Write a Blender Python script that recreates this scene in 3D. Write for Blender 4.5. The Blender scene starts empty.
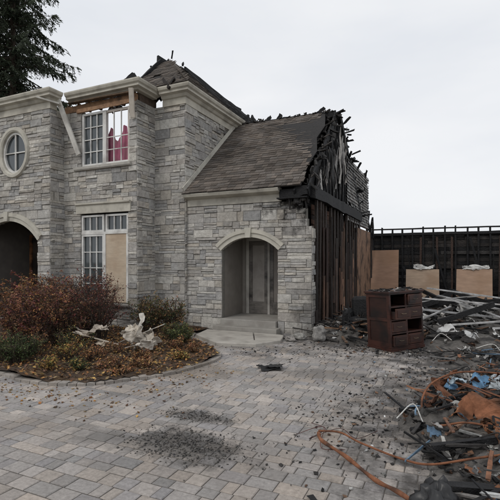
import bpy, math, random
from mathutils import Vector, Matrix, noise
random.seed(7)
R=random.random
def U(a,b): return a+(b-a)*random.random()
scene=bpy.context.scene
scene.view_settings.view_transform='Standard'; scene.view_settings.look='None'; scene.view_settings.exposure=0

# ------------------------------------------------------------ helpers
class MB:
    def __init__(s): s.v=[];s.f=[];s.c=[]
    def face(s,pts,col):
        b=len(s.v); s.v+=[tuple(p) for p in pts]; s.f.append(tuple(range(b,b+len(pts)))); s.c.append(col)
    def mesh(s,pts,faces,col):
        b=len(s.v); s.v+=[tuple(p) for p in pts]
        for f in faces: s.f.append(tuple(i+b for i in f)); s.c.append(col)
    def box(s,lo,hi,col):
        x0,y0,z0=lo;x1,y1,z1=hi
        s.mesh([(x0,y0,z0),(x1,y0,z0),(x1,y1,z0),(x0,y1,z0),(x0,y0,z1),(x1,y0,z1),(x1,y1,z1),(x0,y1,z1)],
          [(0,3,2,1),(4,5,6,7),(0,1,5,4),(1,2,6,5),(2,3,7,6),(3,0,4,7)],col)
    def obox(s,c,size,rot,col,j=0):
        pts=[]
        for sz in(-1,1):
            for sx,sy in((-1,-1),(1,-1),(1,1),(-1,1)):
                p=Vector((sx*size[0]/2*(1+U(-j,j)),sy*size[1]/2*(1+U(-j,j)),sz*size[2]/2*(1+U(-j,j))))
                pts.append(rot@p+Vector(c))
        s.mesh(pts,[(0,3,2,1),(4,5,6,7),(0,1,5,4),(1,2,6,5),(2,3,7,6),(3,0,4,7)],col)
    def beam(s,p0,p1,w,h,col,seg=1,j=0.0,up=(0,0,1)):
        p0=Vector(p0);p1=Vector(p1);d=(p1-p0)
        if d.length<1e-5:return
        dn=d.normalized(); u=Vector(up)
        if abs(dn.dot(u))>0.98:u=Vector((0,1,0))
        a=dn.cross(u).normalized(); b=a.cross(dn).normalized()
        pts=[]
        for i in range(seg+1):
            c=p0+d*(i/seg)
            for sa,sb in((-1,-1),(1,-1),(1,1),(-1,1)):
                pts.append(c+a*(sa*w/2*(1+U(-j,j)))+b*(sb*h/2*(1+U(-j,j)))+dn*(U(-j,j)*w))
        fs=[(0,1,2,3),tuple(seg*4+k for k in(3,2,1,0))]
        for i in range(seg):
            o=i*4
            for k in range(4):
                k2=(k+1)%4; fs.append((o+k,o+4+k,o+4+k2,o+k2))
        s.mesh(pts,fs,col)
    def sheet(s,c,sx,sy,rot,col,n=8,amp=.08,fr=3.0,rag=0):
        off=Vector((U(0,99),U(0,99),U(0,99))); pts=[]
        for i in range(n+1):
            for j in range(n+1):
                p=Vector(((i/n-.5)*sx,(j/n-.5)*sy,0))
                q=p*fr+off
                dv=noise.noise_vector(q)*amp+noise.noise_vector(q*2.7)*amp*.5+noise.noise_vector(q*6.1)*amp*.18
                dv.z+= (noise.noise(q*.6)) *amp*1.5
                pts.append(rot@(p+dv)+Vector(c))
        fs=[]
        for i in range(n):
            for j in range(n):
                if rag:
                    ed=min(i,j,n-1-i,n-1-j)/n
                    if noise.noise(Vector((i,j,0))*(5/n)+off)*.5+ed*2.2<rag-.25: continue
                fs.append((i*(n+1)+j,(i+1)*(n+1)+j,(i+1)*(n+1)+j+1,i*(n+1)+j+1))
        s.mesh(pts,fs,col)
    def tube(s,path,r,col,seg=8):
        path=[Vector(p) for p in path]; pts=[]
        n=len(path)
        for i,p in enumerate(path):
            d=(path[min(i+1,n-1)]-path[max(i-1,0)]).normalized()
            u=Vector((0,0,1)) if abs(d.z)<.95 else Vector((0,1,0))
            a=d.cross(u).normalized();b=a.cross(d)
            rr=r if not callable(r) else r(i/(n-1))
            for k in range(seg):
                t=k*2*math.pi/seg; pts.append(p+a*math.cos(t)*rr+b*math.sin(t)*rr)
        fs=[tuple(range(seg))[::-1],tuple((n-1)*seg+k for k in range(seg))]
        for i in range(n-1):
            for k in range(seg):
                k2=(k+1)%seg; fs.append((i*seg+k,i*seg+k2,(i+1)*seg+k2,(i+1)*seg+k))
        s.mesh(pts,fs,col)
    def build(s,name,mat,parent=None,smooth=False):
        me=bpy.data.meshes.new(name); me.from_pydata(s.v,[],s.f)
        at=me.color_attributes.new('Col','FLOAT_COLOR','CORNER')
        arr=[]
        for f,c in zip(s.f,s.c): arr+= [c[0],c[1],c[2],1.0]*len(f)
        at.data.foreach_set('color',arr)
        if smooth: me.polygons.foreach_set('use_smooth',[True]*len(me.polygons))
        me.materials.append(mat); me.update()
        ob=bpy.data.objects.new(name,me); scene.collection.objects.link(ob)
        if parent: ob.parent=parent
        return ob
def empty(name,loc=(0,0,0)):
    e=bpy.data.objects.new(name,None); scene.collection.objects.link(e); e.empty_display_size=.3; return e
def rrot(a=math.pi,b=None):
    if b is None:b=a
    return Matrix.Rotation(U(-math.pi,math.pi),3,'Z')@Matrix.Rotation(U(-a,a),3,'X')@Matrix.Rotation(U(-b,b),3,'Y')
def catmull(pts,n=8):
    P=[Vector(p) for p in pts]; P=[P[0]*2-P[1]]+P+[P[-1]*2-P[-2]]; out=[]
    for i in range(1,len(P)-2):
        for k in range(n):
            t=k/n
            out.append(.5*((2*P[i])+(P[i+1]-P[i-1])*t+(2*P[i-1]-5*P[i]+4*P[i+1]-P[i+2])*t*t+(-P[i-1]+3*P[i]-3*P[i+1]+P[i+2])*t**3))
    out.append(P[-2]); return out
def inpoly(x,y,poly):
    r=False;n=len(poly)
    for i in range(n):
        x1,y1=poly[i];x2,y2=poly[(i+1)%n]
        if (y1>y)!=(y2>y) and x<(x2-x1)*(y-y1)/(y2-y1)+x1: r=not r
    return r
def vary(c,a=.15):
    k=1+U(-a,a);w=1+U(-a,a)*.10; return (max(0,c[0]*k*w),max(0,c[1]*k),max(0,c[2]*k/w))

def mat(name,col=None,rough=.85,ns=8,na=.3,bs=30,bd=.3,bdist=.01,metal=0,spec=.3,stains=None,tint=None,big=None,stretch=None):
    m=bpy.data.materials.new(name);m.use_nodes=True;nt=m.node_tree;N=nt.nodes;L=nt.links
    b=N['Principled BSDF'];b.inputs['Roughness'].default_value=rough;b.inputs['Metallic'].default_value=metal
    b.inputs['Specular IOR Level'].default_value=spec
    tc=N.new('ShaderNodeTexCoord'); co=tc.outputs['Object']
    if stretch:
        mp=N.new('ShaderNodeMapping');mp.inputs['Scale'].default_value=stretch;L.new(co,mp.inputs[0]);nco=mp.outputs[0]
    else:nco=co
    if col is None:
        a=N.new('ShaderNodeAttribute');a.attribute_name='Col';c=a.outputs['Color']
    else:
        a=N.new('ShaderNodeRGB');a.outputs[0].default_value=(*col,1);c=a.outputs[0]
    def mul(c,fac_socket,lo,hi,f0=.25,f1=.75):
        r=N.new('ShaderNodeMapRange');r.inputs[1].default_value=f0;r.inputs[2].default_value=f1;r.inputs[3].default_value=lo;r.inputs[4].default_value=hi
        L.new(fac_socket,r.inputs[0])
        v=N.new('ShaderNodeVectorMath');v.operation='SCALE';L.new(c,v.inputs[0]);L.new(r.outputs[0],v.inputs['Scale']);return v.outputs[0]
    n=N.new('ShaderNodeTexNoise');n.inputs['Scale'].default_value=ns;n.inputs['Detail'].default_value=3;n.inputs['Roughness'].default_value=.7;L.new(nco,n.inputs[0])
    c=mul(c,n.outputs[0],1-na,1+na)
    if big:
        n2=N.new('ShaderNodeTexNoise');n2.inputs['Scale'].default_value=big[0];n2.inputs['Detail'].default_value=2;L.new(co,n2.inputs[0])
        c=mul(c,n2.outputs[0],1-big[1],1+big[1],.3,.7)
    if tint:
        n3=N.new('ShaderNodeTexNoise');n3.inputs['Scale'].default_value=tint[0];n3.inputs['Detail'].default_value=4;L.new(co,n3.inputs[0])
        r=N.new('ShaderNodeMapRange');r.inputs[1].default_value=.48;r.inputs[2].default_value=.66;r.inputs[4].default_value=tint[2];L.new(n3.outputs[0],r.inputs[0])
        mx=N.new('ShaderNodeMix');mx.data_type='RGBA';L.new(r.outputs[0],mx.inputs[0]);L.new(c,mx.inputs[6]);mx.inputs[7].default_value=(*tint[1],1);c=mx.outputs[2]
    if stains:
        nn=N.new('ShaderNodeTexNoise');nn.inputs['Scale'].default_value=3.4;nn.inputs['Detail'].default_value=6;nn.inputs['Roughness'].default_value=.74;L.new(co,nn.inputs[0])
        ad=N.new('ShaderNodeMath');ad.operation='MULTIPLY_ADD';L.new(nn.outputs[0],ad.inputs[0]);ad.inputs[1].default_value=2.8;ad.inputs[2].default_value=-1.4
    for st in (stains or []):
        cen,rad,scol_,amt=st
        s1=N.new('ShaderNodeVectorMath');s1.operation='SUBTRACT';L.new(co,s1.inputs[0]);s1.inputs[1].default_value=cen
        s2=N.new('ShaderNodeVectorMath');s2.operation='DIVIDE';L.new(s1.outputs[0],s2.inputs[0]);s2.inputs[1].default_value=rad
        s3=N.new('ShaderNodeVectorMath');s3.operation='LENGTH';L.new(s2.outputs[0],s3.inputs[0])
        a2=N.new('ShaderNodeMath');a2.operation='ADD';L.new(ad.outputs[0],a2.inputs[0]);L.new(s3.outputs['Value'],a2.inputs[1])
        r=N.new('ShaderNodeMapRange');r.inputs[1].default_value=1.1;r.inputs[2].default_value=.5;r.inputs[3].default_value=0;r.inputs[4].default_value=amt;L.new(a2.outputs[0],r.inputs[0])
        mx=N.new('ShaderNodeMix');mx.data_type='RGBA';L.new(r.outputs[0],mx.inputs[0]);L.new(c,mx.inputs[6]);mx.inputs[7].default_value=(*scol_,1);c=mx.outputs[2]
    L.new(c,b.inputs['Base Color'])
    nb=N.new('ShaderNodeTexNoise');nb.inputs['Scale'].default_value=bs;nb.inputs['Detail'].default_value=3;nb.inputs['Roughness'].default_value=.65;L.new(nco,nb.inputs[0])
    bp=N.new('ShaderNodeBump');bp.inputs['Strength'].default_value=bd;bp.inputs['Distance'].default_value=bdist;L.new(nb.outputs[0],bp.inputs['Height']);L.new(bp.outputs[0],b.inputs['Normal'])
    return m

BLK=(.012,.012,.013)
M_stone=mat('ledge_stone',None,.95,11,.30,17,.6,.03,spec=.15,big=(1.1,.12),tint=(1.9,(.27,.245,.21),.35),
   stains=[((-2.75,9.1,3.3),(1.15,1.2,.95),(.018,.017,.016),.96),((-5.9,12.1,5.0),(1,1.5,1.3),(.06,.055,.05),.7),((-7.0,8.3,5.7),(.7,.6,.5),(.10,.09,.08),.5),((-2.7,9.2,.3),(.5,.5,.9),(.07,.065,.06),.6)])
M_mortar=mat('mortar',(.19,.18,.16),.95,12,.2,40,.4)
M_trim=mat('limestone_trim',(.52,.49,.42),.8,3,.14,40,.25,.004,tint=(2.2,(.2,.18,.155),.5))
M_trimcol=mat('painted_trim',None,.6,4,.14,30,.2,.004,tint=(3,(.18,.16,.14),.45))
M_shingle=mat('asphalt_shingle',None,.95,40,.4,90,.6,.004,spec=.15,big=(1.2,.25))
M_char=mat('charred_wood',None,.75,14,.5,28,1.0,.02,spec=.35)
M_wood=mat('scorched_wood',None,.85,10,.4,25,.5,.008,tint=(2.2,(.03,.022,.018),.85))
M_ply=mat('plywood',None,.8,2.5,.16,30,.15,.003,stretch=(1.2,1,5),tint=(1.1,(.30,.18,.105),.45))
M_glass=bpy.data.materials.new('window_glass');M_glass.use_nodes=True
b=M_glass.node_tree.nodes['Principled BSDF'];b.inputs['Base Color'].default_value=(.05,.06,.065,1);b.inputs['Roughness'].default_value=.04;b.inputs['Specular IOR Level'].default_value=.8
SO=(.075,.07,.066)
M_pave=mat('concrete_pavers',None,.9,28,.26,60,.5,.005,spec=.2,big=(.5,.16),tint=(1.1,(.19,.168,.15),.45),
   stains=[((-2.14,3.29,0),(.66,.38,1),SO,.85),((-2.42,3.95,0),(.44,.19,1),SO,.75),((-2.7,3.15,0),(.9,.22,1),(.15,.14,.13),.6),
           ((-3.5,5.6,0),(.8,.6,1),(.15,.125,.10),.5),((.3,5.2,0),(1.45,2.5,1),(.06,.055,.052),.86),((-1.4,8.9,0),(2.2,.95,1),(.055,.05,.047),.86),((-2.9,7.6,0),(1.2,.35,1),(.11,.10,.09),.55),((.6,8.0,0),(1.9,1.5,1),(.06,.055,.052),.85),((-1.6,6.2,0),(.7,.35,1),(.14,.13,.12),.55),((-3.2,7.0,0),(.5,.2,1),(.1,.09,.085),.6)])
M_sand=mat('joint_sand',(.10,.09,.08),1,30,.3,80,.4)
M_soil=mat('mulch',(.07,.048,.034),1,25,.5,30,1,.04,tint=(5,(.13,.08,.04),.7))
M_ground=mat('ground',(.13,.12,.10),1,2,.35,8,.5,.05,tint=(.05,(.07,.085,.04),.8))
M_ash=mat('ash',(.11,.102,.094),1,9,.6,25,1,.03,tint=(4,(.03,.028,.027),.9))
M_junk=mat('debris_mixed',None,.85,14,.45,40,.6,.008,tint=(4,(.03,.028,.026),.65))
M_leaf=mat('foliage',None,.7,3,.25,10,.1,.003)
M_bark=mat('bark',(.06,.045,.035),.95,6,.4,14,1,.03)
M_rust=mat('rusty_metal',None,.85,9,.5,30,.6,.006,metal=.1,spec=.2,tint=(5,(.05,.028,.018),.9))
M_metal=mat('grey_metal',None,.5,6,.3,20,.2,.003,metal=.4,tint=(4,(.07,.065,.06),.7))
M_plastic=mat('black_plastic',(.014,.014,.015),.4,6,.2,12,.3,.01,spec=.5)
M_hose=mat('rusty_tube_steel',(.20,.085,.045),.8,14,.4,30,.4,.004,spec=.2,tint=(6,(.055,.032,.024),.9))
M_varn=mat('dark_varnished_wood',None,.42,4,.35,12,.2,.004,stretch=(2,2,12),spec=.45,tint=(3,(.010,.008,.008),.85))

# ------------------------------------------------------------ camera
cam_d=bpy.data.cameras.new('camera');cam=bpy.data.objects.new('camera',cam_d);scene.collection.objects.link(cam)
cam.location=(0,0,1.65);cam.rotation_euler=(math.radians(90),0,math.radians(24.5))
cam_d.sensor_width=36;cam_d.lens=30.96;cam_d.shift_y=.024;cam_d.clip_end=3000;scene.camera=cam

# ------------------------------------------------------------ light
w=bpy.data.worlds.new('World');scene.world=w;w.use_nodes=True;nt=w.node_tree;N=nt.nodes;L=nt.links
bg=N['Background'];bg.inputs[1].default_value=.1
sky=N.new('ShaderNodeTexSky');sky.sky_type='NISHITA';sky.sun_disc=False
SE,SR=48,205
sky.sun_elevation=math.radians(SE);sky.sun_rotation=math.radians(SR)
tc=N.new('ShaderNodeTexCoord');mp=N.new('ShaderNodeMapping');mp.inputs['Scale'].default_value=(1,1,3.2);L.new(tc.outputs['Generated'],mp.inputs[0])
nz=N.new('ShaderNodeTexNoise');nz.inputs['Scale'].default_value=1.7;nz.inputs['Detail'].default_value=5;nz.inputs['Roughness'].default_value=.5;L.new(mp.outputs[0],nz.inputs[0])
cr=N.new('ShaderNodeValToRGB');cr.color_ramp.elements[0].position=.33;cr.color_ramp.elements[1].position=.66
cr.color_ramp.elements[0].color=(.785,.815,.865,1);cr.color_ramp.elements[1].color=(.92,.93,.95,1);L.new(nz.outputs[0],cr.inputs[0])
sc=N.new('ShaderNodeVectorMath');sc.operation='SCALE';sc.inputs['Scale'].default_value=10.0;L.new(cr.outputs[0],sc.inputs[0])
mx=N.new('ShaderNodeMix');mx.data_type='RGBA';mx.inputs[0].default_value=.95;L.new(sky.outputs[0],mx.inputs[6]);L.new(sc.outputs[0],mx.inputs[7]);L.new(mx.outputs[2],bg.inputs[0])
sd=bpy.data.lights.new('sun','SUN');sd.energy=.9;sd.angle=math.radians(24);sd.color=(1,.95,.88)
sun=bpy.data.objects.new('sun',sd);scene.collection.objects.link(sun)
az=math.radians(SR);dv=Vector((math.sin(az)*math.cos(math.radians(SE)),math.cos(az)*math.cos(math.radians(SE)),math.sin(math.radians(SE))))
sun.rotation_euler=dv.to_track_quat('Z','Y').to_euler();sun.location=(0,-5,20)

# ------------------------------------------------------------ ground
g=MB()
g.face([(-800,-800,-.06),(800,-800,-.06),(800,800,-.06),(-800,800,-.06)],(1,1,1));g.build('ground',M_ground)

BED=[(-14,3.9),(-8,4.05),(-6.1,4.25),(-5.3,4.12),(-4.71,4.19),(-4.3,4.42),(-4.02,4.77),(-3.75,5.15),(-3.62,5.55),(-3.52,6.17),(-3.65,6.65),(-3.99,7.04),(-4.5,7.45),(-5.0,7.9),(-5.25,8.4),(-5.3,9.2),(-6.9,9.2),(-14,9.2)]
bs=[tuple(p)[:2] for p in catmull([(x,y,0) for x,y in BED[1:15]],4)]
BEDP=[BED[0]]+bs+BED[15:]
drive=empty('paved_driveway')
m=MB();m.box((-14,-2,-.05),(6,9.6,-.008),(1,1,1));m.build('joint_sand_bed',M_sand,drive)
m=MB();y=-2.0
pal=[(.33,.302,.28),(.285,.265,.25),(.36,.325,.295),(.25,.238,.228),(.31,.29,.275),(.34,.30,.265),(.275,.26,.255)]
while y<9.5:
    h=random.choice([.115,.115,.155,.155,.19]); x=-14+U(0,.2)
    while x<5.9:
        wd=random.choice([.105,.15,.15,.19,.23])
        cx,cy=x+wd/2,y+h/2
        if not inpoly(cx,cy,BEDP):
            gp=.003;c=vary(random.choice(pal),.13);dz=U(-.002,.002);tx=U(-.0015,.0015);ty=U(-.0015,.0015);e=.007
            x0,x1,y0,y1=x+gp+U(0,.002),x+wd-gp-U(0,.002),y+gp+U(0,.002),y+h-gp-U(0,.002)
            P=[(a,bb,-.016+dz) for a,bb in((x0,y0),(x1,y0),(x1,y1),(x0,y1))]
            P+=[(a,bb,-.005+dz) for a,bb in((x0,y0),(x1,y0),(x1,y1),(x0,y1))]
            j=lambda:U(-.003,.003)
            P+=[(x0+e+j(),y0+e+j(),dz-tx-ty),(x1-e+j(),y0+e+j(),dz+tx-ty),(x1-e+j(),y1-e+j(),dz+tx+ty),(x0+e+j(),y1-e+j(),dz-tx+ty)]
            fs=[(8,9,10,11)]
            for k in range(4):
                k2=(k+1)%4;fs+=[(k,k2,k2+4,k+4),(k+4,k2+4,k2+8,k+8)]
            m.mesh(P,fs,c)
        x+=wd
    y+=h
m.build('pavers',M_pave,drive)

bed=empty('planting_bed')
m=MB();step=.09
def bedh(x,y):
    return .05+.05*noise.noise(Vector((x*1.3,y*1.3,0)))+.03*noise.noise(Vector((x*6,y*6,3)))
xs=int((14-3.4)/step);ys=int((9.2-3.8)/step)
for i in range(xs):
    for j in range(ys):
        x0=-14+i*step;y0=3.85+j*step
        if inpoly(x0+step/2,y0+step/2,BEDP):
            m.face([(a,b2,bedh(a,b2)) for a,b2 in((x0,y0),(x0+step,y0),(x0+step,y0+step),(x0,y0+step))],(1,1,1))
m.build('mulch',M_soil,bed)
m=MB()
pts=bs
for i in range(len(pts)-1):
    a=Vector((*pts[i],0));b2=Vector((*pts[i+1],0));d=b2-a;k=max(1,round(d.length/.2))
    for q in range(k):
        c=a+d*((q+.5)/k);ang=math.atan2(d.y,d.x)
        m.obox((c.x,c.y,.008+U(-.006,.006)),(d.length/k*.95,.12,.06),Matrix.Rotation(ang+U(-.05,.05),3,'Z')@Matrix.Rotation(U(-.04,.04),3,'X'),vary((.28,.255,.23),.2),.04)
m.build('edging_stones',M_pave,bed)
m=MB()
lc=[(.32,.16,.05),(.25,.11,.04),(.38,.24,.08),(.16,.09,.05),(.2,.14,.07),(.1,.07,.05),(.12,.06,.035)]
cnt=0
while cnt<8500:
    x,y=U(-9,-3.5),U(4,9)
    if inpoly(x,y,BEDP):
        cnt+=1;s=U(.014,.04);r=rrot(.7);z=bedh(x,y)+U(.005,.035)
        m.face([r@Vector(p)*s+Vector((x,y,z)) for p in((-1,0,0),(0,-.55,.1),(1,0,0),(0,.55,.1))],vary(random.choice(lc),.35))
m.build('fallen_leaves',M_leaf,bed)

# ------------------------------------------------------------ stone wall builder
def cut(a,b,holes):
    segs=[(a,b)]
    for h0,h1 in holes:
        ns=[]
        for s0,s1 in segs:
            if h1<=s0 or h0>=s1: ns.append((s0,s1))
            else:
                if h0>s0: ns.append((s0,h0))
                if h1<s1: ns.append((h1,s1))
        segs=ns
    return [s for s in segs if s[1]-s[0]>.02]
scol=[(.40,.383,.355),(.355,.345,.33),(.45,.43,.395),(.31,.302,.292),(.42,.39,.345),(.375,.36,.34),(.48,.46,.42),(.345,.325,.30)]
def stone_wall(ms,mm,O,dirv,nrm,W,z0,z1,holef=None,breaks=(),topf=None,fine=()):
    O=Vector((*O,0));dv=Vector((*dirv,0));nv=Vector((*nrm,0))
    zs=sorted(set([z0,z1]+[q for q in breaks if z0<q<z1]));bands=[]
    for a,b2 in zip(zs,zs[1:]):
        tgt=.21
        for f0,f1 in fine:
            if a>=f0-1e-6 and b2<=f1+1e-6:tgt=.085
        k=max(1,round((b2-a)/tgt));e=[a]
        ww=[U(.7,1.3) for _ in range(k)];sw=sum(ww)
        for q in ww:e.append(e[-1]+(b2-a)*q/sw)
        e[-1]=b2
        bands+=list(zip(e,e[1:]))
    def P(t,z,d): p=O+dv*t+nv*d; return (p.x,p.y,z)
    def stone(t0,t1,a,b2):
        gp=.003;p=U(.0,.032);e=.008;c=vary(random.choice(scol),.15)
        if t1-t0<.03 or b2-a<.02:return
        t0+=gp;t1-=gp;a+=gp;b2-=gp
        j=lambda:U(-.006,.006)
        V=[P(t0,a,-.05),P(t1,a,-.05),P(t1,b2,-.05),P(t0,b2,-.05)]
        V+=[P(t0+j()*.5,a+j()*.5,p-.008),P(t1+j()*.5,a+j()*.5,p-.008),P(t1+j()*.5,b2+j()*.5,p-.008),P(t0+j()*.5,b2+j()*.5,p-.008)]
        tm=(t0+t1)/2+U(-.3,.3)*(t1-t0)*.5
        V+=[P(t0+e+j(),a+e+j(),p+j()),P(tm,a+e+j(),p+j()*1.6),P(t1-e+j(),a+e+j(),p+j()),P(t1-e+j(),b2-e+j(),p+j()),P(tm+j()*3,b2-e+j(),p+j()*1.6),P(t0+e+j(),b2-e+j(),p+j())]
        fs=[(8,9,12,13),(9,10,11,12),(4,5,10,9,8),(5,6,11,10),(6,7,13,12,11),(7,4,8,13)]
        for k in range(4):
            k2=(k+1)%4;fs+=[(k,k2,k2+4,k+4)]
        ms.mesh(V,fs,c)
    for a,b2 in bands:
        zm=(a+b2)/2
        for s0,s1 in cut(0,W,holef(zm) if holef else []):
            if topf:
                s0,s1=topf(s0,s1,a,b2)
                if s1-s0<.05:continue
            A=P(s0,a,-.012);B=P(s1,a,-.012);C=P(s1,b2,-.012);D=P(s0,b2,-.012)
            A2=P(s0,a,-.14);B2=P(s1,a,-.14);C2=P(s1,b2,-.14);D2=P(s0,b2,-.14)
            mm.mesh([A,B,C,D,A2,B2,C2,D2],[(0,1,2,3),(5,4,7,6),(1,5,6,2),(4,0,3,7),(3,2,6,7),(4,5,1,0)],(1,1,1))
            t=s0
            while t<s1-1e-4:
                wd=U(.16,.58)
                if s1-t-wd<.12: wd=s1-t
                h=b2-a;r=R()
                if h<.12 or r<.2: stone(t,t+wd,a,b2)
                elif r<.72:
                    k=U(.35,.65);mid=a+h*k
                    for q0,q1 in((a,mid),(mid,b2)):
                        if wd>.34 and R()<.6:
                            tt=t+wd*U(.35,.65);stone(t,tt,q0,q1);stone(tt,t+wd,q0,q1)
                        else: stone(t,t+wd,q0,q1)
                else:
                    k1=U(.28,.4);k2=U(.6,.72)
                    for q0,q1 in((a,a+h*k1),(a+h*k1,a+h*k2),(a+h*k2,b2)):stone(t,t+wd,q0,q1)
                t+=wd
def arch_hole(cx,hw,zs,zt):
    rise=zt-zs
    def f(z):
        if z<zs:return [(cx-hw,cx+hw)]
        if z<zt:
            Rr=(hw*hw+rise*rise)/(2*rise);dz=z-(zt-Rr);x=math.sqrt(max(0,Rr*Rr-dz*dz));return [(cx-x,cx+x)]
        return []
    return f
house=empty('stone_house')
ms=MB();mm=MB()
TOP=5.62
YL,YB,YM,YW=7.94,8.39,9.10,9.19
XL,XB,XM,XW=-9.27,-6.85,-5.93,-2.69
af=arch_hole(-10.85+14,1.13,2.25,2.78)
def hl(z):
    h=af(z)
    q=(z-4.6)/.60
    if abs(q)<1:
        x=.50*math.sqrt(1-q*q);h=h+[(3.4-x,3.4+x)]
    return h
stone_wall(ms,mm,(-14,YL),(1,0),(0,-1),14+XL,0,TOP,hl,(2.25,2.78,4.0,5.2),fine=((2.25,2.78),(4.0,5.2)))
stone_wall(ms,mm,(XL,YL+.003),(0,1),(1,0),YB-YL+.12,0,TOP)
def hb(z):
    h=[]
    if .62<z<2.9: h.append((.65,2.20))
    if 4.11<z<5.58: h.append((.67,2.24))
    return h
stone_wall(ms,mm,(XL-.05,YB),(1,0),(0,-1),XB-XL+.05,0,5.58,hb,(.62,2.9,4.11))
stone_wall(ms,mm,(XB,YB+.003),(0,1),(1,0),YM-YB+.14,0,TOP)
stone_wall(ms,mm,(XB-.06,YM),(1,0),(0,-1),XM-XB+.06,0,TOP)
stone_wall(ms,mm,(XM,YM+.003),(0,1),(1,0),3.1,2.9,TOP)
stone_wall(ms,mm,(XM,YM+.003),(0,1),(1,0),.3,0,2.9)
ao=arch_hole((-4.93-3.49)/2-XM+.05,.72,1.95,2.25)
def tw(s0,s1,a,b2):
    if a>2.3 and s1>3.1: s1=min(s1,3.31-(a-2.3)*.30+U(-.2,.05))
    return s0,s1
stone_wall(ms,mm,(XM-.05,YW),(1,0),(0,-1),XW-XM+.05,0,3.02,ao,(.3,1.95,2.25),topf=tw,fine=((1.95,2.25),))
stone_wall(ms,mm,(XW,YW+.003),(0,1),(1,0),.25,0,2.4,topf=lambda s0,s1,a,b2:(s0,s1-U(0,.12)))
ms.build('stone_facing',M_stone,house);mm.build('wall_core',M_mortar,house)

def extr(mb,path,prof,col,cap=True):
    P=[Vector((x,y)) for x,y in path];n=len(P);rows=[]
    for i in range(n):
        d0=(P[i]-P[i-1]).normalized() if i>0 else (P[1]-P[0]).normalized()
        d1=(P[i+1]-P[i]).normalized() if i<n-1 else d0
        n0=Vector((d0.y,-d0.x));n1=Vector((d1.y,-d1.x));mdir=(n0+n1);mdir=mdir/ (mdir.dot(n0))
        rows.append([(P[i].x+mdir.x*o,P[i].y+mdir.y*o,z) for o,z in prof])
    k=len(prof);V=[p for r in rows for p in r];fs=[]
    for i in range(n-1):
        for j in range(k):
            j2=(j+1)%k;fs.append((i*k+j,(i+1)*k+j,(i+1)*k+j2,i*k+j2))
    fs.append(tuple(range(k)));fs.append(tuple((n-1)*k+j for j in range(k))[::-1])
    mb.mesh(V,fs,col)
CREAM=(.49,.465,.40)
m=MB()
prof=[(-.05,5.6),(.04,5.6),(.04,5.76),(.08,5.78),(.12,5.84),(.20,5.87),(.20,5.92),(.24,5.95),(.26,6.00),(.26,6.03),(-.05,6.03)]
prof2=[(-.05,5.82),(.09,5.82),(.12,5.85),(.20,5.87),(.20,5.92),(.24,5.95),(.26,6.00),(.26,6.03),(-.05,6.03)]
extr(m,[(-14,YL),(XL,YL),(XL,YB-.27)],prof,CREAM)
extr(m,[(XL+.27,YB),(XB,YB),(XB,YM-.05)],prof2,CREAM)
extr(m,[(XB+.27,YM),(XM,YM),(XM,12.1)],prof,CREAM)
m.build('cornice',M_trim,house)
m=MB()
for k in range(7): 
    x=XL+.1+k*.37;m.beam((x,YB+.06,5.55),(x,YB+.06,5.82),.05,.08,vary((.2,.12,.07),.3))
m.beam((XL+.05,YB+.03,5.66),(XB-.02,YB+.03,5.68),.09,.17,(.24,.14,.08),6,.15)
m.beam((XL+.5,YB-.04,5.57),(XB-.2,YB-.02,5.60),.05,.10,(.31,.185,.11),5,.2)
m.beam((XL+.3,YB-.12,5.79),(XB-.1,YB-.10,5.77),.12,.03,(.12,.08,.05),4,.2)
m.box((XB-.16,YB+.14,5.55),(XB-.03,YM+.1,5.84),(.09,.065,.05))
m.build('exposed_lintel_timber',M_wood,house)
m=MB()
m.beam((XL+.10,YB-.33,5.92),(XL+.62,YB-.10,4.42),.13,.04,(.64,.62,.57),5,.08,up=(0,1,0))
m.beam((XB+.02,YB-.24,5.8),(XB-.06,YB-.08,5.15),.13,.035,(.50,.45,.39),4,.1,up=(0,1,0))
m.beam((XL-.25,YB-.62,5.86),(XL+.25,YB-.36,5.70),.16,.04,(.58,.56,.51),2,.05)
m.build('hanging_fascia_boards',M_trimcol,house)

roof=MB()
PK=Vector((-7.43,10.6,7.62))
def tabs(mb,origin,along,upv,Lh,rng,col,holes=None):
    s=0
    al=Vector(along).normalized();uv=Vector(upv).normalized();nv=al.cross(uv).normalized();O=Vector(origin)
    while s<Lh:
        x0,x1=rng(s);x=x0-U(0,.2)
        while x<x1:
            wd=U(.12,.26);a=max(x,x0);b2=min(x+wd,x1+U(-.06,.06))
            if b2-a>.03 and (not holes or not holes(a,s)):
                c=vary(col,.34);lift=.012+U(0,.010)
                p=lambda t,q,l:O+al*t+uv*q+nv*l
                dn=s-U(0,.022);tl=U(0,.006)
                m4=[p(a,dn,lift),p(b2-.004,dn,lift+tl),p(b2-.004,s+.19,.002),p(a,s+.19,.002),p(a,dn,0),p(b2-.004,dn,0)]
                mb.mesh(m4,[(0,1,2,3),(4,5,1,0),(1,5,2),(4,0,3)],c)
            x+=wd
        s+=.125
SH=(.112,.097,.085)
ev=Vector((0,1,0.92)).normalized()
def rg_(s):
    t=s/2.33; return (-8.05+.62*t+.12*math.sin(s*9), -5.70-1.73*t)
tabs(roof,(0,8.85,6.05),(1,0,0),ev,2.25,rg_,SH,lambda a,s:noise.noise(Vector((a*2,s*2,5)))>.25 and s>.5)
def rs(s):
    t=s/2.33;return (8.85+1.75*t,11.2-.1*t+.25*math.sin(s*7))
tabs(roof,(-5.70,0,6.05),(0,1,0),Vector((-1,0,.92)),2.25,rs,SH,lambda a,s:noise.noise(Vector((a*2.2,s*2.2,15)))>.1 and a>9.7)
RZ=5.90
EV=Vector((0,3.05,RZ-.03-3.33));Lw=EV.length
def rw(s):
    t=s/Lw;return (XM+.03,-2.84-.42*t+.05*math.sin(s*11)+.04*math.sin(s*23))
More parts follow.
